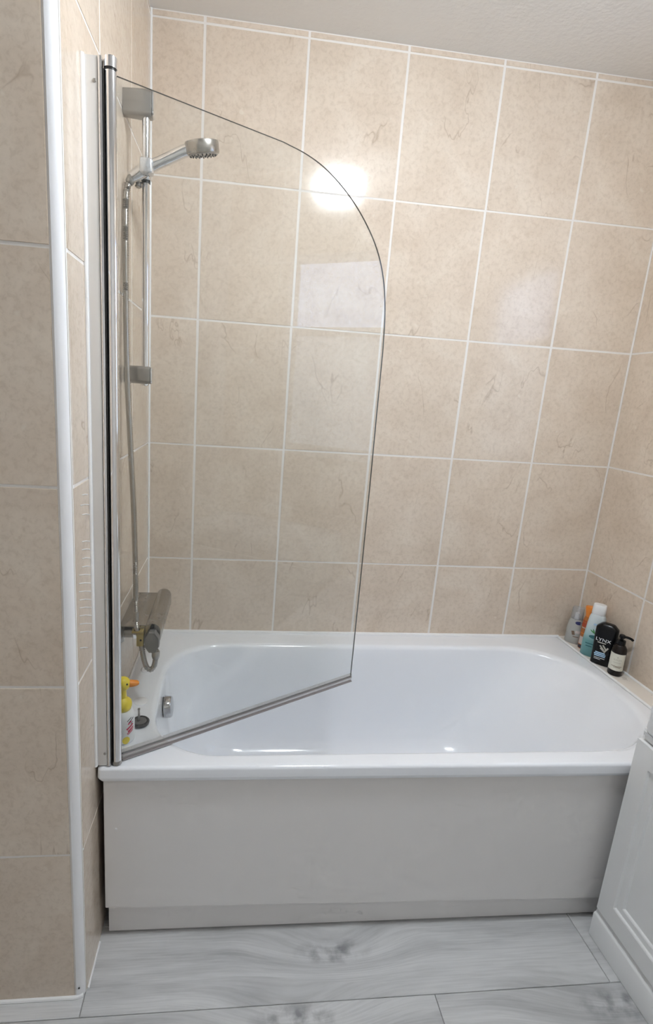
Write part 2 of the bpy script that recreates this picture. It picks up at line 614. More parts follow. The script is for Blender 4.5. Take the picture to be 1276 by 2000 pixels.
def tiled_wall(name, loc, rotz, u0, u1, ujoints, z0, z1, zjoints, hole=None, thick=0.10, slab_u=None):
    """local frame: x along the wall, z up, y into the wall; tile faces at y = 0, grout 1.6 mm behind"""
    su0, su1 = slab_u if slab_u else (u0, u1)
    bm = bmesh.new()
    def slab(a, b, c, d):
        if b - a > 1e-4 and d - c > 1e-4:
            box(bm, a, b, 0.0007, thick, c, d)
    if hole:
        ha, hb, hc, hd = hole
        slab(su0, ha, z0, z1); slab(hb, su1, z0, z1); slab(ha, hb, z0, hc); slab(ha, hb, hd, z1)
    else:
        slab(su0, su1, z0, z1)
    bmesh.ops.recalc_face_normals(bm, faces=bm.faces[:])
    me = bpy.data.meshes.new(name)
    bm.to_mesh(me); bm.free()
    me.materials.append(M['grout'])
    w = bpy.data.objects.new(name, me)
    link(w)
    w.location = loc
    w.rotation_euler = (0, 0, rotz)
    w['kind'] = 'structure'
    us = sorted({u0, u1, *[u for u in ujoints if u0 < u < u1]})
    zs = sorted({z0, z1, *[z for z in zjoints if z0 < z < z1]})
    for a, b in zip(us[:-1], us[1:]):
        for c, d in zip(zs[:-1], zs[1:]):
            rects = [(a, b, c, d)]
            if hole:
                ha, hb, hc, hd = hole
                if a < hb and b > ha and c < hd and d > hc:
                    rects = []
                    if a < ha: rects.append((a, ha, c, d))
                    if b > hb: rects.append((hb, b, c, d))
                    if c < hc: rects.append((max(a, ha), min(b, hb), c, hc))
                    if d > hd: rects.append((max(a, ha), min(b, hb), hd, d))
            for (p, q, r, s) in rects:
                p += GU / 2; q -= GU / 2; r += GZ / 2; s -= GZ / 2
                if q - p < 0.004 or s - r < 0.004:
                    continue
                t = bpy.data.objects.new('tile', tile_mesh(q - p, s - r))
                t.location = ((p + q) / 2, random.uniform(-0.0003, 0.0), (r + s) / 2)
                t.rotation_euler = (random.uniform(-1, 1) * 0.0012, 0, random.uniform(-1, 1) * 0.0016)
                link(t, w)
    return w

X1 = 0.1511
tiled_wall('wall_back', (0, 0, 0), 0, 0, XR, [X1 + TW * k for k in range(6)], 0, CEIL, ZROWS, slab_u=(-0.1, XR + 0.1))
ang_left = math.pi / 2 - math.atan(TILT)
tiled_wall('wall_left', (0, 0, 0), ang_left, -0.806, -0.0, [-0.266, -0.566], 0, CEIL, ZROWS, thick=0.08, slab_u=(-0.806, 0.0))
WIN = (0.53, 1.13, 1.10, 2.02)       # along the wall from the corner, and in height
tiled_wall('wall_right', (XR, 0, 0), -math.pi / 2, 0, 1.487, [0.287 + TW * k for k in range(5)], 0, CEIL, ZROWS,
           hole=WIN, slab_u=(0, -YREAR))
tiled_wall('wall_front', (0, Y_RET, 0), 0, XL, -0.030, [-0.330, -0.630, -0.930], 0, CEIL, ZROWS, thick=0.08, slab_u=(XL, -0.026))

bm = bmesh.new(); box(bm, XL - 0.1, XL, YREAR, Y_RET + 0.08, 0, CEIL)
tag(build('wall_side', bm, 'paint', smooth=False), kind='structure')
bm = bmesh.new(); box(bm, XL - 0.1, XR + 0.1, YREAR - 0.1, YREAR, 0, CEIL)
tag(build('wall_rear', bm, 'paint', smooth=False), kind='structure')
bm = bmesh.new(); box(bm, XL - 0.1, XR + 0.1, YREAR - 0.1, 0.1, CEIL, CEIL + 0.1)
tag(build('ceiling', bm, 'ceiling', smooth=False), kind='structure')

# door behind the camera
bm = bmesh.new()
box(bm, -0.75, 0.05, YREAR, YREAR + 0.035, 0.006, 2.0, 0.002)
door = tag(build('door_1', bm, 'door', loc=(-0.35, YREAR, 0)), kind='structure')
bm = bmesh.new()
for z0, z1 in ((0.15, 0.95), (1.08, 1.85)):
    box(bm, -0.65, -0.05, YREAR + 0.035, YREAR + 0.042, z0, z1, 0.004)
build('door_panel', bm, 'door', door)
bm = bmesh.new()
cyl(bm, (-0.68, YREAR + 0.03, 1.0), (-0.68, YREAR + 0.085, 1.0), 0.01)
cyl(bm, (-0.69, YREAR + 0.08, 1.0), (-0.57, YREAR + 0.08, 1.0), 0.009, bev=0.003)
build('door_handle', bm, 'chrome', door)
bm = bmesh.new()
for a, b, c, d in ((-0.82, -0.75, 0, 2.07), (0.05, 0.12, 0, 2.07), (-0.75, 0.05, 2.0, 2.07)):
    box(bm, a, b, YREAR, YREAR + 0.02, c, d, 0.004)
build('door_frame', bm, 'door', door)

# window in the right wall, out of frame: its reflection shows in the glass screen and the tiles
ya, yb, za, zb = -WIN[1], -WIN[0], WIN[2], WIN[3]
bm = bmesh.new()
fx0, fx1 = XR + 0.03, XR + 0.08
for a, b, c, d in ((ya, ya + 0.03, za, zb), (yb - 0.03, yb, za, zb), (ya + 0.03, yb - 0.03, za, za + 0.03), (ya + 0.03, yb - 0.03, zb - 0.03, zb), (ya + 0.03, yb - 0.03, 1.66, 1.70)):
    box(bm, fx0, fx1, a, b, c, d, 0.004)
win = tag(build('window_1', bm, 'upvc', loc=(XR + 0.05, (ya + yb) / 2, za)), kind='structure')
bm = bmesh.new(); box(bm, fx0 + 0.02, fx0 + 0.03, ya + 0.03, yb - 0.03, 1.70, zb - 0.03)
build('pane', bm, 'pane_top', win, smooth=False)
bm = bmesh.new(); box(bm, fx0 + 0.02, fx0 + 0.03, ya + 0.03, yb - 0.03, za + 0.03, 1.66)
build('pane', bm, 'pane_low', win, smooth=False)
bm = bmesh.new()
box(bm, XR - 0.02, fx0, ya - 0.02, yb + 0.02, za - 0.02, za, 0.003)
build('window_sill', bm, 'upvc', win)

# ------------------------------------------------------------------ floor planks
bm = bmesh.new(); box(bm, XL - 0.1, XR + 0.1, YREAR - 0.1, 0.1, -0.06, -0.0035)
floor = tag(build('floor', bm, 'seal_line', smooth=False), kind='structure')
def plank(x0, x1, y0, y1):
    b = bmesh.new()
    g = 0.0006
    box(b, x0 + g, x1 - g, y0 + g, y1 - g, -0.0035, 0.0)
    top = [e for e in b.edges if all(v.co.z > -1e-6 for v in e.verts)]
    bmesh.ops.bevel(b, geom=top, offset=0.0012, segments=1, affect='EDGES')
    build('plank', b, 'wood', floor, smooth=False)
PL = 1.283
row_y = -0.657 + 0.2 * 3
r_i = 0
offs = {3: -0.013, 4: 0.812}
y = row_y
while y > YREAR:
    ny = max(y - 0.2, YREAR)
    off = offs.get(r_i, -0.013 + 0.37 * r_i)
    x = off - PL * math.ceil((off - XL) / PL)
    while x < XR:
        a, b = max(x, XL), min(x + PL, XR)
        if b - a > 0.02 and y - ny > 0.01:
            plank(a, b, ny, y)
        x += PL
    y = ny
    r_i += 1

# ------------------------------------------------------------------ trims and sealant
# rounded white corner trim between the return wall and the left wall
bm = bmesh.new()
prof = []
x_t, y_t, r_t = -0.0295, Y_RET - 0.001, 0.0195
cxt, cyt = x_t, y_t + r_t
ring0 = [(x_t, y_t)]
for i in range(1, 9):
    a = math.radians(-90 + 90 * i / 8)
    ring0.append((cxt + r_t * math.cos(a), cyt + r_t * math.sin(a)))
ring0 += [(-0.0125, cyt + 0.006), (x_t, cyt + 0.006)]
loft(bm, [[Vector((px, py, z)) for px, py in ring0] for z in (0.001, CEIL - 0.001)])
trim = tag(build('trim_1', bm, 'trim', loc=(x_t, Y_RET, 0)), kind='structure')
bm = bmesh.new()
lathe(bm, (-0.0235, Y_RET - 0.0006, 0.028), (0.25, -1, 0), [(0, 0.002), (0.0012, 0.002), (0.0016, 0.001)], 10)
build('nail_hole', bm, 'rubber', trim)

def bead(name, path, r, mat='sealant'):
    b = bmesh.new()
    sweep(b, [Vector(p) for p in path], r, 8)
    return tag(build(name, b, mat), kind='structure')
bead('trim_2', [(0.0015, -0.0015, RIM + 0.002), (0.0015, -0.0015, CEIL - 0.002)], 0.0042)
bead('trim_3', [(XL, Y_RET - 0.001, 0.002), (-0.029, Y_RET - 0.001, 0.002), (-0.016, Y_RET + 0.003, 0.002)], 0.005)
bead('trim_4', [(-0.0085, -0.800, 0.002), (-0.0078, -0.695, 0.002)], 0.0032)
bead('trim_5', [(XR - 0.001, -0.001, RIM + 0.006), (XR - 0.001, -0.001, CEIL - 0.002)], 0.0032, 'grout')

# ledge between the bath and the right wall
bm = bmesh.new()
box(bm, 1.5795, XR - 0.0005, -0.76, -0.0005, 0.40, 0.5205, 0.002)
ledge = tag(build('trim_6', bm, 'ledge', loc=(1.61, -0.35, 0.40)), kind='structure')
bead('trim_7', [(1.5785, -0.004, RIM + 0.0002), (1.5785, -0.72, RIM + 0.0002)], 0.0045)
bead('trim_8', [(0.0, -0.0035, RIM + 0.001), (1.58, -0.0035, RIM + 0.001)], 0.0062)
bead('trim_9', [(0.0012, -0.004, RIM + 0.001), (-0.0055, -0.66, RIM + 0.001)], 0.005)
bead('trim_10', [(XR - 0.002, -0.004, 0.5215), (XR - 0.002, -0.75, 0.5215)], 0.0045)

# ------------------------------------------------------------------ bath
BX0, BX1 = -0.004, 1.577
def fy(x):            # front edge of the bath, very slightly splayed
    return -0.7035 - 0.0092 * x
bath = thing('bathtub', (0.787, -0.355, 0.0), 'white acrylic bathtub with a pale grey front panel along the tiled back wall', 'bathtub')
rings = []
def outer(inset, z, r):
    pts = rrect(BX0 + inset, BX1 - inset, -0.71 + inset, -0.002 - inset, z, r, n=14, m=16)
    for p in pts:
        if p.y < -0.5:
            p.y += (fy(p.x) + 0.71) * (-(p.y + 0.5) / 0.21)
    return pts
rings.append(outer(0.006, 0.478, 0.006))
rings.append(outer(0.0, 0.4895, 0.008))
rings.append(outer(0.0, 0.4905, 0.008))
for k in range(0, 6):
    a = math.radians(90 * k / 5)
    rings.append(outer(0.008 * (1 - math.cos(a)), RIM - 0.008 + 0.008 * math.sin(a), 0.010))
for t in (0.25, 0.6):
    o_ = outer(0.008, RIM, 0.01)
    i_ = rrect(0.075, 1.552, -0.676, -0.080, RIM, 0.19, 0.24, n=14, m=16)
    rings.append([a.lerp(b, t) for a, b in zip(o_, i_)])
def inner(left, right, front, back, z, rl, rr):
    return rrect(0.080 + left, 1.548 - right, -0.672 + front, -0.084 - back, z, rl, rr, n=14, m=16)
rings.append(inner(0, 0, 0, 0, RIM - 0.0002, 0.19, 0.24))
for k in range(1, 6):
    a = math.radians(80 * k / 5)
    i = 0.018 * math.sin(a)
    rings.append(inner(i, i * 1.4, i, i, RIM - 0.018 * (1 - math.cos(a)), 0.19 - i * 0.5, 0.24 - i * 0.5))
walls = [(0.0182, 0.045, 0.021, 0.021, 0.485), (0.0200, 0.085, 0.027, 0.027, 0.44), (0.026, 0.14, 0.035, 0.035, 0.38), (0.036, 0.20, 0.044, 0.044, 0.31),
         (0.050, 0.26, 0.055, 0.055, 0.24), (0.070, 0.31, 0.070, 0.070, 0.185), (0.105, 0.345, 0.092, 0.092, 0.155), (0.135, 0.385, 0.125, 0.125, 0.140), (0.18, 0.43, 0.17, 0.17, 0.134)]
for l, r, f, b, z in walls:
    hh = (0.588 - f - b) / 2
    rings.append(inner(l, r, f, b, z, min(0.175, hh * 0.92), min(0.22, hh * 0.95)))
l, r, f, b, z = 0.30, 0.55, 0.26, 0.26, 0.131
rings.append(inner(l, r, f, b, z, 0.03, 0.03))
bm = bmesh.new()
loft(bm, rings, cap0=False, cap1=True)
build('tub', bm, 'acrylic', bath, angle=50)
# overflow on the tap end
ov_c, ov_ax = Vector((0.0945, -0.338, 0.432)), Vector((1.0, -0.05, 0.10)).normalized()
bm = bmesh.new()
lathe(bm, ov_c - ov_ax * 0.012, ov_ax, [(0, 0.035), (0.016, 0.035), (0.0195, 0.032), (0.020, 0.026)], 32)
ovf = build('overflow', bm, 'dark_chrome', bath)
tag(ovf, 'round chrome overflow')
bm = bmesh.new()
lathe(bm, ov_c + ov_ax * 0.0065, ov_ax, [(0, 0.0285), (0.004, 0.0285)], 32)
build('overflow_gap', bm, 'rubber', ovf)
bm = bmesh.new()
lathe(bm, ov_c + ov_ax * 0.0105, ov_ax, [(0, 0.0305), (0.001, 0.0325), (0.018, 0.0315), (0.021, 0.029), (0.022, 0.02)], 32)
build('overflow_knob', bm, 'dark_chrome', ovf)
for (cx, cy, r) in ((0.042, -0.268, 0.020), (0.051, -0.440, 0.0195)):
    bm = bmesh.new()
    lathe(bm, (cx, cy, RIM - 0.001), (0, 0, 1), [(0, r), (0.0025, r), (0.0040, r - 0.002), (0.0046, r - 0.008)], 32)
    build('tap_hole_cap', bm, 'trim', bath)

# bath panel with recessed plinth
def slab_poly(bm, corners, depth, bev):
    """corners: (x, z) anticlockwise seen from the room; the sheet follows the bath's front line"""
    off = depth[0]
    f = [bm.verts.new((x, fy(x) + off, z)) for x, z in corners]
    k = [bm.verts.new((x, fy(x) + depth[1], z)) for x, z in corners]
    bm.faces.new(f); bm.faces.new(k[::-1])
    n = len(f)
    for i in range(n):
        bm.faces.new((f[i], k[i], k[(i + 1) % n], f[(i + 1) % n]))
    bmesh.ops.bevel(bm, geom=bm.edges[:], offset=bev, segments=2, affect='EDGES')
bm = bmesh.new()
slab_poly(bm, [(0.0065, 0.102), (1.576, 0.074), (1.576, 0.488), (0.0065, 0.488)], (0.013, 0.031), 0.0015)
panel = tag(build('front_panel', bm, 'panel', bath), 'plain pale grey front panel')
bm = bmesh.new()
slab_poly(bm, [(0.010, 0.004), (1.576, 0.002), (1.576, 0.115), (0.010, 0.115)], (0.033, 0.049), 0.001)
build('plinth', bm, 'panel', panel)
bm = bmesh.new()
lathe(bm, (0.035, fy(0.035) + 0.0135, 0.338), (0, -1, 0), [(0, 0.003), (0.001, 0.003), (0.0014, 0.0015)], 10)
build('paint_fleck', bm, 'trim', panel)

# ------------------------------------------------------------------ shower screen
GA, GB = Vector((0.047, -0.678, 0.525)), Vector((0.672, -0.334, 0.525))
gd = (GB - GA).normalized()
gn = Vector((gd.y, -gd.x, 0))           # towards the room
screen = thing('shower_screen', (0.03, -0.69, RIM), 'clear glass bath screen with a rounded top corner hinged on a chrome wall profile', 'shower screen')
def gp(u, z, off=0.0):
    return GA + gd * u + gn * off + Vector((0, 0, z - GA.z))
outline = [(-0.006, 0.536), (0.712, 0.536), (0.713, 0.86), (0.7125, 1.14), (0.711, 1.35), (0.710, 1.515)]
arc = [(0.7035, 1.610), (0.686, 1.688), (0.6535, 1.753), (0.604, 1.808), (0.546, 1.852), (0.480, 1.885), (0.42, 1.901), (0.355, 1.9075)]
pts = [Vector((u, 0, z)) for u, z in outline[-1:] + arc]
arc_s = [(p.x, p.z) for p in catmull(pts, 0.012)]
outline = outline[:-1] + arc_s + [(-0.006, 1.908)]
bm = bmesh.new()
f = [bm.verts.new(gp(u, z, 0.0022)) for u, z in outline]
k = [bm.verts.new(gp(u, z, -0.0022)) for u, z in outline]
bm.faces.new(f).material_index = 0
bm.faces.new(k[::-1]).material_index = 0
for i in range(len(f)):
    j = (i + 1) % len(f)
    bm.faces.new((f[i], k[i], k[j], f[j])).material_index = 1
build('glass_pane', bm, ['glass', 'glass_edge'], screen, smooth=False)
# wall profile: flat aluminium channel fixed to the tiles
ptop, pbot = 1.926, 0.521
bm = bmesh.new()
box(bm, -0.0070, 0.0185, -0.6985, -0.664, pbot, ptop, 0.001)
wp = build('wall_profile', bm, 'satin', screen)
bm = bmesh.new()
box(bm, 0.0195, 0.0262, -0.7005, -0.664, pbot, ptop, 0.0008)
build('profile_lip', bm, 'chrome', wp)
bm = bmesh.new()
box(bm, 0.0263, 0.0292, -0.6985, -0.670, pbot + 0.004, ptop - 0.018, 0.0)
build('gasket', bm, 'rubber', wp, smooth=False)
for z in (1.888, 0.552):
    bm = bmesh.new()
    lathe(bm, (0.0135, -0.6980, z), (0, -1, 0), [(0, 0.0032), (0.0016, 0.0030), (0.0024, 0.0018)], 14)
    build('screw', bm, 'dull', wp)
# hinge tube
tc_ = Vector((0.0382, -0.688, 0))
bm = bmesh.new()
lathe(bm, tc_ + Vector((0, 0, 0.529)), (0, 0, 1), [(0, 0.0105), (1.379, 0.0105)], 28)
ht = build('hinge_tube', bm, 'chrome', screen)
bm = bmesh.new()
lathe(bm, tc_ + Vector((0, 0, 1.9125)), (0, 0, 1), [(0, 0.0115), (0.0165, 0.0115), (0.0175, 0.0105)], 28)
build('end_cap', bm, 'chrome', ht)
bm = bmesh.new()
lathe(bm, tc_ + Vector((0, 0, 1.9075)), (0, 0, 1), [(0, 0.0098), (0.0055, 0.0098)], 24)
build('washer', bm, 'rubber', ht)
bm = bmesh.new()
lathe(bm, tc_ + Vector((0, 0, RIM + 0.0003)), (0, 0, 1), [(0, 0.0085), (0.002, 0.0110), (0.0095, 0.0112), (0.0115, 0.0105)], 24)
build('foot_cap', bm, 'dull', ht)
# glazing edge where the pane enters the tube
# bottom seal
def strip(bm, u0, u1, z0, z1, t, off=0.0):
    r = []
    for u in (u0, u1):
        r.append([gp(u, z0, off - t / 2), gp(u, z0, off + t / 2), gp(u, z1, off + t / 2), gp(u, z1, off - t / 2)])
    loft(bm, r)
bm = bmesh.new(); strip(bm, 0.001, 0.713, 0.5225, 0.5450, 0.0080)
seal = build('bottom_seal', bm, 'seal', screen, smooth=False)
bm = bmesh.new(); strip(bm, 0.001, 0.714, 0.5340, 0.5358, 0.0090)
build('seal_line', bm, 'seal_line', seal, smooth=False)
bm = bmesh.new(); strip(bm, 0.001, 0.714, 0.5205, 0.5228, 0.0080, 0.002)
build('seal_fin', bm, 'seal_line', seal, smooth=False)
# white sealant up both sides of the profile
bm = bmesh.new()
sweep(bm, [Vector((-0.0068, -0.700, pbot)), Vector((-0.0068, -0.700, ptop))], 0.0046, 10)
build('sealant_bead', bm, 'sealant', screen)

# tile reflection modelled as thin white strips on the left wall, beside the profile
marks = thing('reflection_strips', (-0.010, -0.73, 0.86), 'ladder of short white strips modelling a reflection in the left wall tiles', 'marks')
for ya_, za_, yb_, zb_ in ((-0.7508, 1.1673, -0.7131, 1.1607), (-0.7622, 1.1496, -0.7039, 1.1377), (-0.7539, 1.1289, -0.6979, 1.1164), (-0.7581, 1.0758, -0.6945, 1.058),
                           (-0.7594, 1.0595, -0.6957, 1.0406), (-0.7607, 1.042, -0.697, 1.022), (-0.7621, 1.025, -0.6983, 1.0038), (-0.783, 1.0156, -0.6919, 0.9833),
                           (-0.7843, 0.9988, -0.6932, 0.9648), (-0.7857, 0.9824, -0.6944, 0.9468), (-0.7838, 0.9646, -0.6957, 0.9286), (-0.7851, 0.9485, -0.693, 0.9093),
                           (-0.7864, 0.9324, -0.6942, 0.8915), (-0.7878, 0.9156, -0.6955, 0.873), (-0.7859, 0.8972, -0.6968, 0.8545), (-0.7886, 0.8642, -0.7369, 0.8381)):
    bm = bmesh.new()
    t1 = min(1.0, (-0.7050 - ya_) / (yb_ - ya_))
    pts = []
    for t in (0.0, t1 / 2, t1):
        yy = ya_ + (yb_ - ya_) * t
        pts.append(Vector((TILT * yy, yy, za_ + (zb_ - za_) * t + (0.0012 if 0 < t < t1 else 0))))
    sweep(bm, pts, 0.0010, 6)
    build('mark', bm, 'sealant', marks)  # reflection strip, sharing the white sealant material

# ------------------------------------------------------------------ shower rail, hand shower, hose, mixer
RY = -0.36
rail = thing('shower_rail', (0.0, RY, 1.376), 'chrome riser rail with two grey wall brackets behind the glass screen', 'shower rail')
bm = bmesh.new()
cyl(bm, (0.0465, RY, 1.378), (0.0465, RY, 2.034), 0.0090, 24, bev=0.0015)
build('bar', bm, 'chrome', rail)
for (z, hh) in ((2.0095, 0.056), (1.4045, 0.044)):
    bm = bmesh.new()
    rr = []
    for x, w, h in ((-0.0040, 0.030, hh * 0.94), (0.004, 0.031, hh * 0.96), (0.030, 0.033, hh), (0.052, 0.034, hh * 0.99), (0.060, 0.032, hh * 0.97), (0.0625, 0.026, hh * 0.90)):
        rr.append([Vector((x, RY + px, z + pz)) for px, pz in [(p.x, p.y) for p in rrect(-w / 2, w / 2, -h / 2, h / 2, 0, 0.009, n=5, m=2)]])
    loft(bm, rr)
    br = build('bracket', bm, 'dull', rail)
    bm = bmesh.new()
    rr = []
    for x, s in ((0.0622, 0.93), (0.0650, 0.90)):
        w, h = 0.034 * s, hh * 0.98 * s
        rr.append([Vector((x, RY + p.x, z + p.y)) for p in rrect(-w / 2, w / 2, -h / 2, h / 2, 0, 0.008, n=5, m=2)])
    loft(bm, rr)
    build('bracket_cap', bm, 'chrome', br)
# slider
bm = bmesh.new()
lathe(bm, (0.0465, RY, 1.852), (0, 0, 1), [(0, 0.0125), (0.002, 0.0145), (0.036, 0.0145), (0.038, 0.0125)], 24)
sl = build('slider', bm, 'chrome', rail)
bm = bmesh.new()
obox(bm, Matrix.Translation((0.0545, RY - 0.0400, 1.868)), 0.029, 0.030, 0.032, 0.005, 3)
build('slider_knob', bm, 'bright_satin', sl)
bm = bmesh.new()
cyl(bm, (0.0465, RY, 1.846), (0.0465, RY, 1.852), 0.0105, 20)
build('slider_gasket', bm, 'rubber', sl)
bm = bmesh.new()
lathe(bm, (0.030, RY - 0.006, 1.846), (0, -0.1, -1), [(0, 0.007), (0.010, 0.008), (0.012, 0.006)], 16)
build('slider_lever', bm, 'dull', sl)

HY = RY - 0.024
hand = thing('hand_shower', (0.05, HY, 1.876), 'chrome hand shower with a round tilted head clipped in the rail slider', 'shower head')
pth = catmull([(0.0185, HY, 1.849), (0.040, HY, 1.8625), (0.070, HY, 1.880), (0.105, HY, 1.898), (0.136, HY, 1.9145), (0.150, HY, 1.9195)], 0.006)
nP = len(pth)
bm = bmesh.new()
def hr(i):
    t = i / (nP - 1)
    return 0.0125 + 0.0022 * math.sin(min(1, t / 0.45) * math.pi) * (1 if t < 0.45 else 0) + 0.0012 * t
sweep(bm, pth, hr, 18)
build('handle', bm, 'chrome', hand)
ax = Vector((-0.150, -0.235, 0.95)).normalized()
hc = Vector((0.1775, HY, 1.9275))
bm = bmesh.new()
lathe(bm, hc - ax * 0.0145, ax, [(0, 0.036), (0.001, 0.0385), (0.005, 0.0395), (0.022, 0.0395), (0.0255, 0.0380), (0.0275, 0.030), (0.0285, 0.012)], 36)
hd = build('head', bm, 'steel', hand)
bm = bmesh.new()
lathe(bm, hc - ax * 0.0165, ax, [(0, 0.0340), (0.002, 0.0352), (0.0035, 0.0352)], 32)
sp = build('spray_plate', bm, 'dull', hd)
bm = bmesh.new()
uu, vv, _ = frame_of(ax)
for ring, cnt in ((0.030, 20), (0.023, 14), (0.015, 9), (0.007, 5)):
    for i in range(cnt):
        a = 2 * math.pi * i / cnt
        c0 = hc - ax * 0.0190 + (uu * math.cos(a) + vv * math.sin(a)) * ring
        lathe(bm, c0, ax, [(0, 0.0011), (0.003, 0.0016)], 6)
nz = build('nozzles', bm, 'rubber', hd)
nz['kind'] = 'stuff'

hose_pts = [(0.0185, HY, 1.849), (0.0095, HY - 0.002, 1.829), (0.0055, HY - 0.004, 1.800), (0.0050, -0.393, 1.74), (0.0070, -0.404, 1.615), (0.0120, -0.420, 1.440), (0.0210, -0.430, 1.257),
            (0.0325, -0.442, 1.062), (0.0390, -0.456, 0.900), (0.0420, -0.466, 0.800), (0.0440, -0.468, 0.755), (0.0505, -0.467, 0.730), (0.0565, -0.466, 0.700), (0.0615, -0.466, 0.668), (0.0690, -0.466, 0.641), (0.0800, -0.466, 0.631), (0.0895, -0.466, 0.643), (0.0935, -0.466, 0.668), (0.0930, -0.464, 0.690)]
path = catmull(hose_pts, 0.0025)
bm = bmesh.new()
sweep(bm, path, lambda i: 0.0078 if i % 2 else 0.0058, 12)
hose = build('shower_hose', bm, 'steel', loc=(0.0185, HY, 1.849), angle=80)
tag(hose, 'ribbed steel shower hose hanging down the wall from the hand shower', 'hose')
bm = bmesh.new()
d0 = (Vector((0.0185, HY, 1.849)) - Vector((0.0095, HY - 0.002, 1.829))).normalized()
lathe(bm, Vector((0.0185, HY, 1.849)) - d0 * 0.016, d0, [(0, 0.0080), (0.003, 0.0098), (0.015, 0.0102), (0.017, 0.009)], 16)
build('hose_nut', bm, 'dull', hose)
bm = bmesh.new()
lathe(bm, (0.0932, -0.4645, 0.664), (0, 0.03, 1), [(0, 0.0085), (0.006, 0.0105), (0.020, 0.0110), (0.022, 0.0095)], 16)
build('hose_nut', bm, 'dull', hose)

mixer = thing('shower_mixer', (0.0, -0.34, 0.72), 'grey metal thermostatic shower mixer with a flat shelf top above the bath end', 'shower mixer')
bm = bmesh.new()
rr = []
for y_, s in ((-0.196, 0.70), (-0.199, 0.88), (-0.206, 0.98), (-0.214, 1.0), (-0.445, 1.0), (-0.456, 0.97)):
    rr.append([Vector((0.082 + p.x * s, y_, 0.7275 + p.y * s)) for p in rrect(-0.0225, 0.0225, -0.031, 0.034, 0, 0.021, n=8, m=2)])
loft(bm, rr)
build('valve_body', bm, 'steel', mixer)
bm = bmesh.new()
box(bm, -0.003, 0.083, -0.452, -0.222, 0.7490, 0.7545, 0.0012)
build('shelf', bm, 'steel', mixer)
# eight-sided control knob facing the room
bm = bmesh.new()
kc = Vector((0.0845, -0.456, 0.7165))
rings_ = []
for dy, s in ((0.0, 0.90), (-0.004, 1.0), (-0.020, 1.0), (-0.0235, 0.93)):
    ring = []
    for k_ in range(8):
        a = math.radians(22.5 + 45 * k_)
        ring.append(kc + Vector((0.0205 * s * math.cos(a), dy, 0.0325 * s * math.sin(a))))
    rings_.append(ring)
loft(bm, rings_)
tag(build('control_knob', bm, 'knob_grey', mixer, angle=20), 'eight-sided dull grey knob')
bm = bmesh.new()
lathe(bm, (0.0835, -0.4562, 0.7535), (0, -1, 0), [(0, 0.0050), (0.004, 0.0050)], 14)
build('grub_hole', bm, 'rubber', mixer)
for y_ in (-0.270, -0.428):
    bm = bmesh.new()
    lathe(bm, (-0.004, y_, 0.722), (1, 0, 0), [(0, 0.029), (0.004, 0.029), (0.009, 0.024), (0.0095, 0.014), (0.040, 0.014)], 24)
    el = build('wall_elbow', bm, 'dull', mixer)
    bm = bmesh.new()
    lathe(bm, (0.030, y_, 0.722), (1, 0, 0), [(0, 0.017), (0.014, 0.017), (0.034, 0.016)], 6)
    build('union_nut', bm, 'chrome', el)
# brass hose retainer hooked on the shelf front
bm = bmesh.new()
obox(bm, Matrix.Translation((0.0535, -0.467, 0.7225)), 0.0180, 0.020, 0.036, 0.002)
rt = tag(build('hose_retainer', bm, 'brass', mixer), 'old brass hose retainer')
bm = bmesh.new()
box(bm, 0.032, 0.062, -0.476, -0.450, 0.7415, 0.7470, 0.001)
build('retainer_arm', bm, 'brass', rt)
bm = bmesh.new()
lathe(bm, (0.0560, -0.4768, 0.723), (0, -1, 0), [(0, 0.0026), (0.0012, 0.0026)], 10)
build('retainer_screw', bm, 'rubber', rt)

# ------------------------------------------------------------------ things on the rim
def text_mesh(s, size):
    cu = bpy.data.curves.new('t', 'FONT')
    cu.body = s
    cu.size = size
    cu.align_x = 'CENTER'
    cu.align_y = 'CENTER'
    cu.resolution_u = 3
    ob = bpy.data.objects.new('t', cu)
    COL.objects.link(ob)
    dg = bpy.context.evaluated_depsgraph_get()
    me = bpy.data.meshes.new_from_object(ob.evaluated_get(dg))
    bpy.data.objects.remove(ob, do_unlink=True)
    b = bmesh.new()
    b.from_mesh(me)
    bpy.data.meshes.remove(me)
    bmesh.ops.triangulate(b, faces=b.faces[:])
    bmesh.ops.subdivide_edges(b, edges=[e for e in b.edges if e.calc_length() > size * 0.35], cuts=1)
    return b

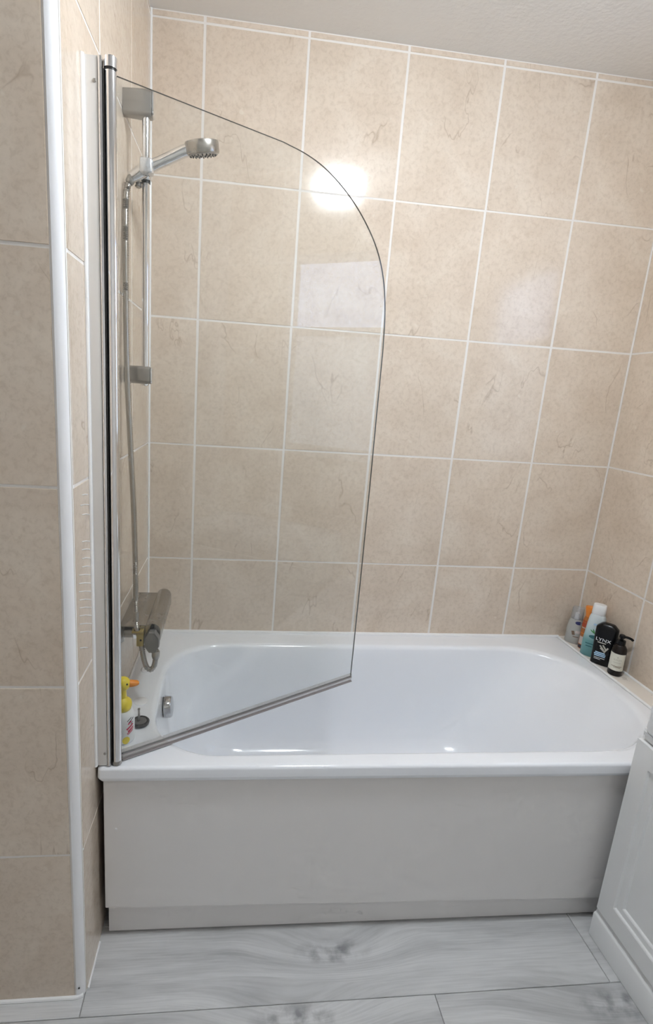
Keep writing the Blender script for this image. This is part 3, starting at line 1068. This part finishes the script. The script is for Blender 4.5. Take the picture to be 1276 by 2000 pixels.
class Bottle:
    """bottle with a superellipse section; local x across the front, -y towards the viewer"""
    def __init__(self, name, loc, rot, label, cat='bottle', group=None, power=2.4):
        self.root = thing(name, loc, label, cat, group)
        self.root.rotation_euler = (0, 0, rot)
        self.n = power
        self.sec = []
        ORIGIN[self.root.name] = Vector((0, 0, 0))     # parts in local coordinates
    def body(self, name, secs, mat, parent=None, power=None, angle=50):
        b = bmesh.new()
        loft(b, [superring(0, 0, z, w, d, power or self.n, 40) for z, w, d in secs])
        if parent is None:
            self.sec = secs if not self.sec else self.sec
        return build(name, b, mat, parent or self.root, angle=angle)
    def surf(self, x, z, eps):
        s = self.sec
        w, d = s[0][1], s[0][2]
        for (z0, w0, d0), (z1, w1, d1) in zip(s[:-1], s[1:]):
            if z0 <= z <= z1:
                t = (z - z0) / max(1e-6, z1 - z0)
                w, d = w0 + (w1 - w0) * t, d0 + (d1 - d0) * t
                break
        k = min(0.999, abs(2 * x / w))
        return -(d / 2) * (1 - k ** self.n) ** (1 / self.n) - eps
    def wrap(self, name, b, mat, cx, cz, parent, eps=0.0004, rot=0.0, sx=1.0):
        for v in b.verts:
            x, y = v.co.x * sx, v.co.y
            x, y = x * math.cos(rot) - y * math.sin(rot), x * math.sin(rot) + y * math.cos(rot)
            v.co = Vector((cx + x, self.surf(cx + x, cz + y, eps), cz + y))
        return build(name, b, mat, parent, smooth=False)
    def patch(self, name, cx, cz, w, h, mat, parent, eps=0.0003, rot=0.0, nx=14, nz=6, shape='rect'):
        b = bmesh.new()
        if shape == 'rect':
            g = [[b.verts.new((-w / 2 + w * i / nx, -h / 2 + h * j / nz, 0)) for i in range(nx + 1)] for j in range(nz + 1)]
            for j in range(nz):
                for i in range(nx):
                    b.faces.new((g[j][i], g[j][i + 1], g[j + 1][i + 1], g[j + 1][i]))
        else:
            c = b.verts.new((0, 0, 0))
            rings = [[b.verts.new((w / 2 * f * math.cos(2 * math.pi * k / 20), h / 2 * f * math.sin(2 * math.pi * k / 20), 0)) for k in range(20)] for f in (0.5, 1.0)]
            for k in range(20):
                b.faces.new((c, rings[0][k], rings[0][(k + 1) % 20]))
                b.faces.new((rings[0][k], rings[1][k], rings[1][(k + 1) % 20], rings[0][(k + 1) % 20]))
        return self.wrap(name, b, mat, cx, cz, parent, eps, rot)
    def text(self, name, s, size, cx, cz, mat, parent, eps=0.0006, rot=0.0, sx=1.0):
        return self.wrap(name, text_mesh(s, size), mat, cx, cz, parent, eps, rot, sx)

LZ = 0.5206
FACE = math.radians(-47)

# duck-headed soap bottle
bt = Bottle('soap_bottle', (0.0335, -0.598, RIM + 0.0005), math.radians(14), 'white soap bottle with a yellow duck head pump behind the screen hinge', power=2.0)
body = bt.body('body', [(0.0, 0.050, 0.050), (0.002, 0.056, 0.056), (0.055, 0.057, 0.057), (0.070, 0.054, 0.054), (0.080, 0.046, 0.046), (0.084, 0.036, 0.036)], 'white_plastic')
for du, dz, w, h, k in ((0.014, 0.066, 0.012, 0.0022, 'ink'), (0.018, 0.062, 0.014, 0.0022, 'ink'), (0.015, 0.057, 0.010, 0.0030, 'red'), (0.020, 0.055, 0.006, 0.0020, 'ink'),
                         (0.015, 0.046, 0.018, 0.0050, 'red'), (0.017, 0.039, 0.015, 0.0040, 'red')):
    bt.patch('print', du, dz, w, h, k, body, rot=0.6)      # small illegible lettering
for dz, w in ((0.034, 0.018), (0.030, 0.014)):
    bt.patch('print', 0.016, dz, w, 0.0022, 'red', body, rot=0.5)
bt.patch('print', 0.006, 0.012, 0.018, 0.020, 'duck', body, shape='oval')
b = bmesh.new()
lathe(b, (0, 0, 0.082), (0, 0, 1), [(0, 0.016), (0.003, 0.020), (0.012, 0.0225), (0.022, 0.021), (0.029, 0.014), (0.033, 0.0095), (0.052, 0.0085), (0.058, 0.010)], 28)
duck = build('duck_pump', b, 'duck', bt.root)
b = bmesh.new()
bmesh.ops.create_icosphere(b, subdivisions=3, radius=1.0, matrix=Matrix.Translation((0.001, 0, 0.151)) @ Matrix.Diagonal((0.0175, 0.016, 0.0185, 1)))
build('duck_head', b, 'duck', duck)
b = bmesh.new()
rr = []
for x, w, h, z in ((0.012, 0.017, 0.018, 0.150), (0.020, 0.0175, 0.017, 0.1495), (0.028, 0.0165, 0.0145, 0.1490), (0.035, 0.0135, 0.0115, 0.1490), (0.0385, 0.008, 0.006, 0.1490)):
    rr.append([Vector((x, p.x, z + p.y)) for p in superring(0, 0, 0, w, h, 2.3, 20)])
loft(b, rr)
build('beak', b, 'orange', duck)
for s in (-1, 1):
    b = bmesh.new()
    bmesh.ops.create_icosphere(b, subdivisions=2, radius=1.0, matrix=Matrix.Translation((0.0095, s * 0.0128, 0.1555)) @ Matrix.Diagonal((0.0026, 0.0018, 0.0028, 1)))
    build('eye', b, 'rubber', duck)

# bath plug
plug = thing('bath_plug', (0.066, -0.540, RIM), 'black rubber bath plug with a metal post lying on the rim', 'plug')
bm = bmesh.new()
lathe(bm, (0.066, -0.540, RIM + 0.0004), (0, 0, 1), [(0, 0.0195), (0.003, 0.0225), (0.0075, 0.0232), (0.0095, 0.0215), (0.0100, 0.0175), (0.0078, 0.0165)], 32)
build('rubber_disc', bm, 'rubber', plug)
bm = bmesh.new()
lathe(bm, (0.066, -0.540, RIM + 0.0080), (0, 0, 1), [(0, 0.0163), (0.0012, 0.0163), (0.0022, 0.010)], 28)
build('centre_insert', bm, 'insert', plug)
bm = bmesh.new()
lathe(bm, (0.0625, -0.540, RIM + 0.0095), (0, 0, 1), [(0, 0.0034), (0.026, 0.0028), (0.0265, 0.0020), (0.031, 0.0020), (0.0315, 0.0034), (0.0350, 0.0032), (0.0356, 0.002)], 16)
build('post', bm, 'dull', plug)

# ------------------------------------------------------------------ bottles on the ledge
g_b = 'bottles on the corner ledge'
# cloudy grey bottle with clear cap
bt = Bottle('lotion_bottle', (1.606, -0.052, LZ), math.radians(-52), 'cloudy grey lotion bottle with a navy oval logo, nearest the back corner', group=g_b, power=2.2)
body = bt.body('body', [(0, 0.052, 0.034), (0.003, 0.057, 0.038), (0.060, 0.056, 0.038), (0.080, 0.050, 0.035), (0.092, 0.043, 0.031), (0.096, 0.036, 0.028)], 'grey_clear')
bt.body('cap', [(0.0962, 0.038, 0.029), (0.098, 0.042, 0.031), (0.138, 0.040, 0.030), (0.142, 0.036, 0.026)], 'clear_cap')
bt.body('spray_nozzle', [(0.0964, 0.018, 0.018), (0.110, 0.016, 0.016), (0.120, 0.014, 0.014)], 'white_plastic')
bt.patch('logo', 0.014, 0.085, 0.023, 0.013, 'navy', body, shape='oval')
bt.patch('print', 0.002, 0.044, 0.010, 0.016, 'brown_ink', body, rot=0.3)
bt.patch('print', 0.016, 0.050, 0.014, 0.010, 'pale_label', body)
bt.patch('print', 0.012, 0.030, 0.018, 0.003, 'brown_ink', body)

# orange bottle
bt = Bottle('tanning_bottle', (1.617, -0.103, LZ), FACE, 'slim orange-brown bottle with an orange flared cap and striped label', group=g_b, power=2.1)
body = bt.body('body', [(0, 0.036, 0.030), (0.003, 0.040, 0.033), (0.10, 0.039, 0.032), (0.120, 0.034, 0.030), (0.128, 0.028, 0.026)], 'tan')
bt.body('cap', [(0.1282, 0.027, 0.026), (0.135, 0.028, 0.026), (0.150, 0.034, 0.028), (0.163, 0.039, 0.030), (0.166, 0.036, 0.027)], 'orange_cap')
bt.patch('label_band', -0.002, 0.096, 0.034, 0.016, 'tan_red', body)
bt.patch('label_band', -0.002, 0.110, 0.034, 0.005, 'tan_red', body)
bt.patch('stripe', -0.002, 0.084, 0.034, 0.003, 'pale_label', body)
bt.patch('stripe', -0.002, 0.062, 0.034, 0.003, 'orange_cap', body)
bt.patch('label_panel', -0.002, 0.034, 0.034, 0.030, 'pale_label', body)
bt.patch('dark_base', -0.002, 0.010, 0.034, 0.012, 'ink', body)

# white to teal bottle
bt = Bottle('shampoo_bottle', (1.6055, -0.157, LZ), FACE, 'tall white-to-teal shampoo bottle with a white cap, in the middle of the row', group=g_b, power=2.6)
body = bt.body('body', [(0, 0.062, 0.032), (0.003, 0.068, 0.036), (0.060, 0.067, 0.036), (0.120, 0.058, 0.034), (0.148, 0.052, 0.033), (0.158, 0.046, 0.030), (0.162, 0.040, 0.028)], 'teal')
bt.body('cap', [(0.1622, 0.042, 0.029), (0.164, 0.045, 0.031), (0.196, 0.042, 0.030), (0.199, 0.038, 0.027)], 'white_plastic')
bt.patch('emblem', 0.004, 0.078, 0.036, 0.014, 'dark_teal', body, shape='oval')
for a in (-0.7, -0.2, 0.4, 0.9):
    bt.patch('leaf', 0.004 + 0.012 * math.sin(-a), 0.094 + 0.006 * math.cos(a), 0.004, 0.018, 'green', body, eps=0.0006, rot=a, nx=3, shape='oval')
bt.patch('print', -0.004, 0.050, 0.034, 0.004, 'dark_teal', body)
bt.patch('print', -0.008, 0.040, 0.020, 0.004, 'dark_teal', body)
bt.patch('print', 0.002, 0.126, 0.016, 0.006, 'blue_ink', body)

# black shower gel
bt = Bottle('shower_gel_bottle', (1.6030, -0.2165, LZ), FACE, 'black shower gel bottle with angled shoulders and white LYNX lettering', group=g_b, power=3.6)
body = bt.body('body', [(0, 0.058, 0.030), (0.003, 0.066, 0.036), (0.050, 0.066, 0.036), (0.105, 0.070, 0.038), (0.134, 0.069, 0.037), (0.138, 0.067, 0.036), (0.151, 0.040, 0.028), (0.1525, 0.030, 0.022)], 'black')
bt.text('print', 'LYNX', 0.0165, -0.004, 0.094, 'white_ink', body, sx=1.12)
bt.patch('print', -0.007, 0.0835, 0.026, 0.0036, 'grey_ink', body)
for dx, dz, a in ((-0.004, 0.066, 0.75), (0.004, 0.069, 0.65), (0.010, 0.062, -0.5), (0.0, 0.058, 0.9)):
    bt.patch('emblem', dx, dz, 0.005, 0.020, 'grey_ink', body, eps=0.0005, rot=a, nx=3)
for dz, w in ((0.046, 0.030), (0.040, 0.036), (0.034, 0.034)):
    bt.patch('print', -0.006, dz, w, 0.0042, 'blue_ink', body)
bt.patch('print', -0.006, 0.0265, 0.034, 0.0018, 'white_ink', body)
bt.patch('print', -0.012, 0.0215, 0.020, 0.0018, 'white_ink', body)

# amber pump bottle with cream label
bt = Bottle('pump_bottle', (1.6045, -0.2835, LZ), math.radians(-45), 'small dark amber pump bottle with a cream paper label, nearest the viewer', group=g_b, power=2.0)
body = bt.body('body', [(0, 0.040, 0.040), (0.003, 0.045, 0.045), (0.086, 0.045, 0.045), (0.098, 0.041, 0.041), (0.107, 0.031, 0.031), (0.111, 0.024, 0.024)], 'amber')
lab = bt.patch('label', 0.0, 0.051, 0.0430, 0.060, 'cream', body, eps=0.0004, nx=24)
bt.text('print', 'SUKIN', 0.0085, 0.002, 0.060, 'grey_ink', lab, eps=0.0009)
bt.patch('print', 0.002, 0.069, 0.004, 0.005, 'grey_ink', lab, eps=0.0009, nx=3, shape='oval')
bt.patch('print', 0.002, 0.050, 0.022, 0.0015, 'grey_ink', lab, eps=0.0009)
bt.patch('print', 0.002, 0.037, 0.030, 0.0018, 'brown_ink', lab, eps=0.0009)
bt.patch('print', 0.004, 0.033, 0.020, 0.0014, 'brown_ink', lab, eps=0.0009)
b = bmesh.new()
lathe(b, (0, 0, 0.1112), (0, 0, 1), [(0, 0.0125), (0.001, 0.0135), (0.013, 0.0132), (0.014, 0.011), (0.0145, 0.005), (0.022, 0.005), (0.0225, 0.009), (0.031, 0.009), (0.033, 0.007)], 24)
pump = build('pump', b, 'black', bt.root)
b = bmesh.new()
sweep(b, catmull([(0.0, 0.0, 0.138), (0.014, 0.003, 0.138), (0.026, 0.006, 0.135), (0.031, 0.007, 0.131)], 0.004), 0.0042, 10)
build('spout', b, 'black', pump)

# ------------------------------------------------------------------ vanity unit and basin
VX, VY0, VY1 = 1.3130, -1.45, -0.737
van = thing('vanity_cabinet', (1.47, -1.09, 0.0), 'white painted vanity cabinet with moulded door panel and skirting, right of the bath', 'cabinet')
bm = bmesh.new()
box(bm, VX, XR - 0.002, VY0, VY1, 0.002, 0.640, 0.0015)
build('carcass', bm, 'cabinet', van)
bm = bmesh.new()
prof = [(VX, 0.0015), (VX - 0.0165, 0.0015), (VX - 0.0165, 0.070), (VX - 0.0145, 0.0735), (VX - 0.0105, 0.0765), (VX - 0.0080, 0.084), (VX - 0.0060, 0.0865), (VX, 0.0870)]
loft(bm, [[Vector((x, y_, z)) for x, z in prof] for y_ in (VY0, VY1 + 0.0005)])
build('skirting', bm, 'cabinet', van)
# door: frame of stiles and rails round a stepped, recessed panel
dy0, dy1, dz0, dz1 = -1.43, -0.740, 0.0925, 0.612
bm = bmesh.new()
py0, py1, pz0, pz1 = dy0 + 0.055, dy1 - 0.047, dz0 + 0.052, dz1 - 0.055
dx = VX - 0.0145
def ring_yz(x, y0, y1, z0, z1):
    return [Vector((x, y0, z0)), Vector((x, y1, z0)), Vector((x, y1, z1)), Vector((x, y0, z1))]
rgs = [ring_yz(VX - 0.0003, dy0, dy1, dz0, dz1), ring_yz(dx, dy0, dy1, dz0, dz1), ring_yz(dx, py0, py1, pz0, pz1),
       ring_yz(dx + 0.0015, py0 + 0.001, py1 - 0.001, pz0 + 0.003, pz1 - 0.001), ring_yz(dx + 0.0060, py0 + 0.003, py1 - 0.003, pz0 + 0.005, pz1 - 0.003),
       ring_yz(dx + 0.0060, py0 + 0.020, py1 - 0.020, pz0 + 0.020, pz1 - 0.020), ring_yz(dx + 0.0075, py0 + 0.021, py1 - 0.021, pz0 + 0.023, pz1 - 0.021),
       ring_yz(dx + 0.0115, py0 + 0.023, py1 - 0.023, pz0 + 0.025, pz1 - 0.023)]
loft(bm, rgs, cap0=False)
door_v = build('door', bm, 'cabinet', van, smooth=False)
bm = bmesh.new()
lathe(bm, (dx, -1.40, 0.45), (-1, 0, 0), [(0, 0.006), (0.010, 0.006), (0.013, 0.013), (0.022, 0.014), (0.026, 0.009)], 20)
build('door_knob', bm, 'chrome', door_v)
bm = bmesh.new()
prof = [(VX, 0.614), (VX - 0.006, 0.618), (VX - 0.007, 0.626), (VX - 0.011, 0.630), (VX - 0.012, 0.6395), (VX, 0.640)]
loft(bm, [[Vector((x, y_, z)) for x, z in prof] for y_ in (VY0, VY1 - 0.012)])
build('cornice', bm, 'cabinet', van)
bas = thing('basin', (1.47, -1.09, 0.6405), 'white ceramic basin with a rounded front on top of the vanity cabinet', 'basin')
rings = []
bx0, bx1, by0, by1 = 1.296, XR - 0.003, -1.44, -0.742
for ins, z in ((0.006, 0.6410), (0.001, 0.6440), (0.0, 0.650), (0.0, 0.705), (0.003, 0.718), (0.012, 0.7255)):
    rings.append(rrect(bx0 + ins, bx1 - ins, by0 + ins, by1 - ins, z, 0.030, n=8, m=8))
for ins, z, r in ((0.040, 0.726, 0.08), (0.050, 0.720, 0.09), (0.062, 0.690, 0.09), (0.085, 0.662, 0.07), (0.13, 0.655, 0.03)):
    rings.append(rrect(bx0 + ins, bx1 - ins, by0 + ins * 1.3, by1 - ins * 1.3, z, r, n=8, m=8))
bm = bmesh.new()
loft(bm, rings)
build('bowl', bm, 'ceramic', bas)
bm = bmesh.new()
lathe(bm, (1.472, -1.09, 0.6552), (0, 0, 1), [(0, 0.022), (0.002, 0.022), (0.003, 0.016)], 24)
build('waste', bm, 'chrome', bas)

# ------------------------------------------------------------------ ceiling lamps (the nearer one reflects as the bright patch on the tiles)
def ceiling_lamp(x, y, r, mat, label):
    lamp = thing('ceiling_lamp', (x, y, CEIL), label, 'lamp')
    b = bmesh.new()
    lathe(b, (x, y, CEIL - 0.0005), (0, 0, -1), [(0, r), (0.018, r), (0.022, r - 0.003)], 40)
    build('lamp_base', b, 'trim', lamp)
    b = bmesh.new()
    lathe(b, (x, y, CEIL - 0.0225), (0, 0, -1), [(0, r - 0.014), (0.020, r - 0.006), (0.050, r - 0.010), (0.066, r - 0.026), (0.075, r - 0.06), (0.077, 0.02)], 32)
    build('lamp_shade', b, mat, lamp)
ceiling_lamp(0.735, -1.0, 0.115, 'lamp', 'round white ceiling lamp between the bath and the vanity cabinet')
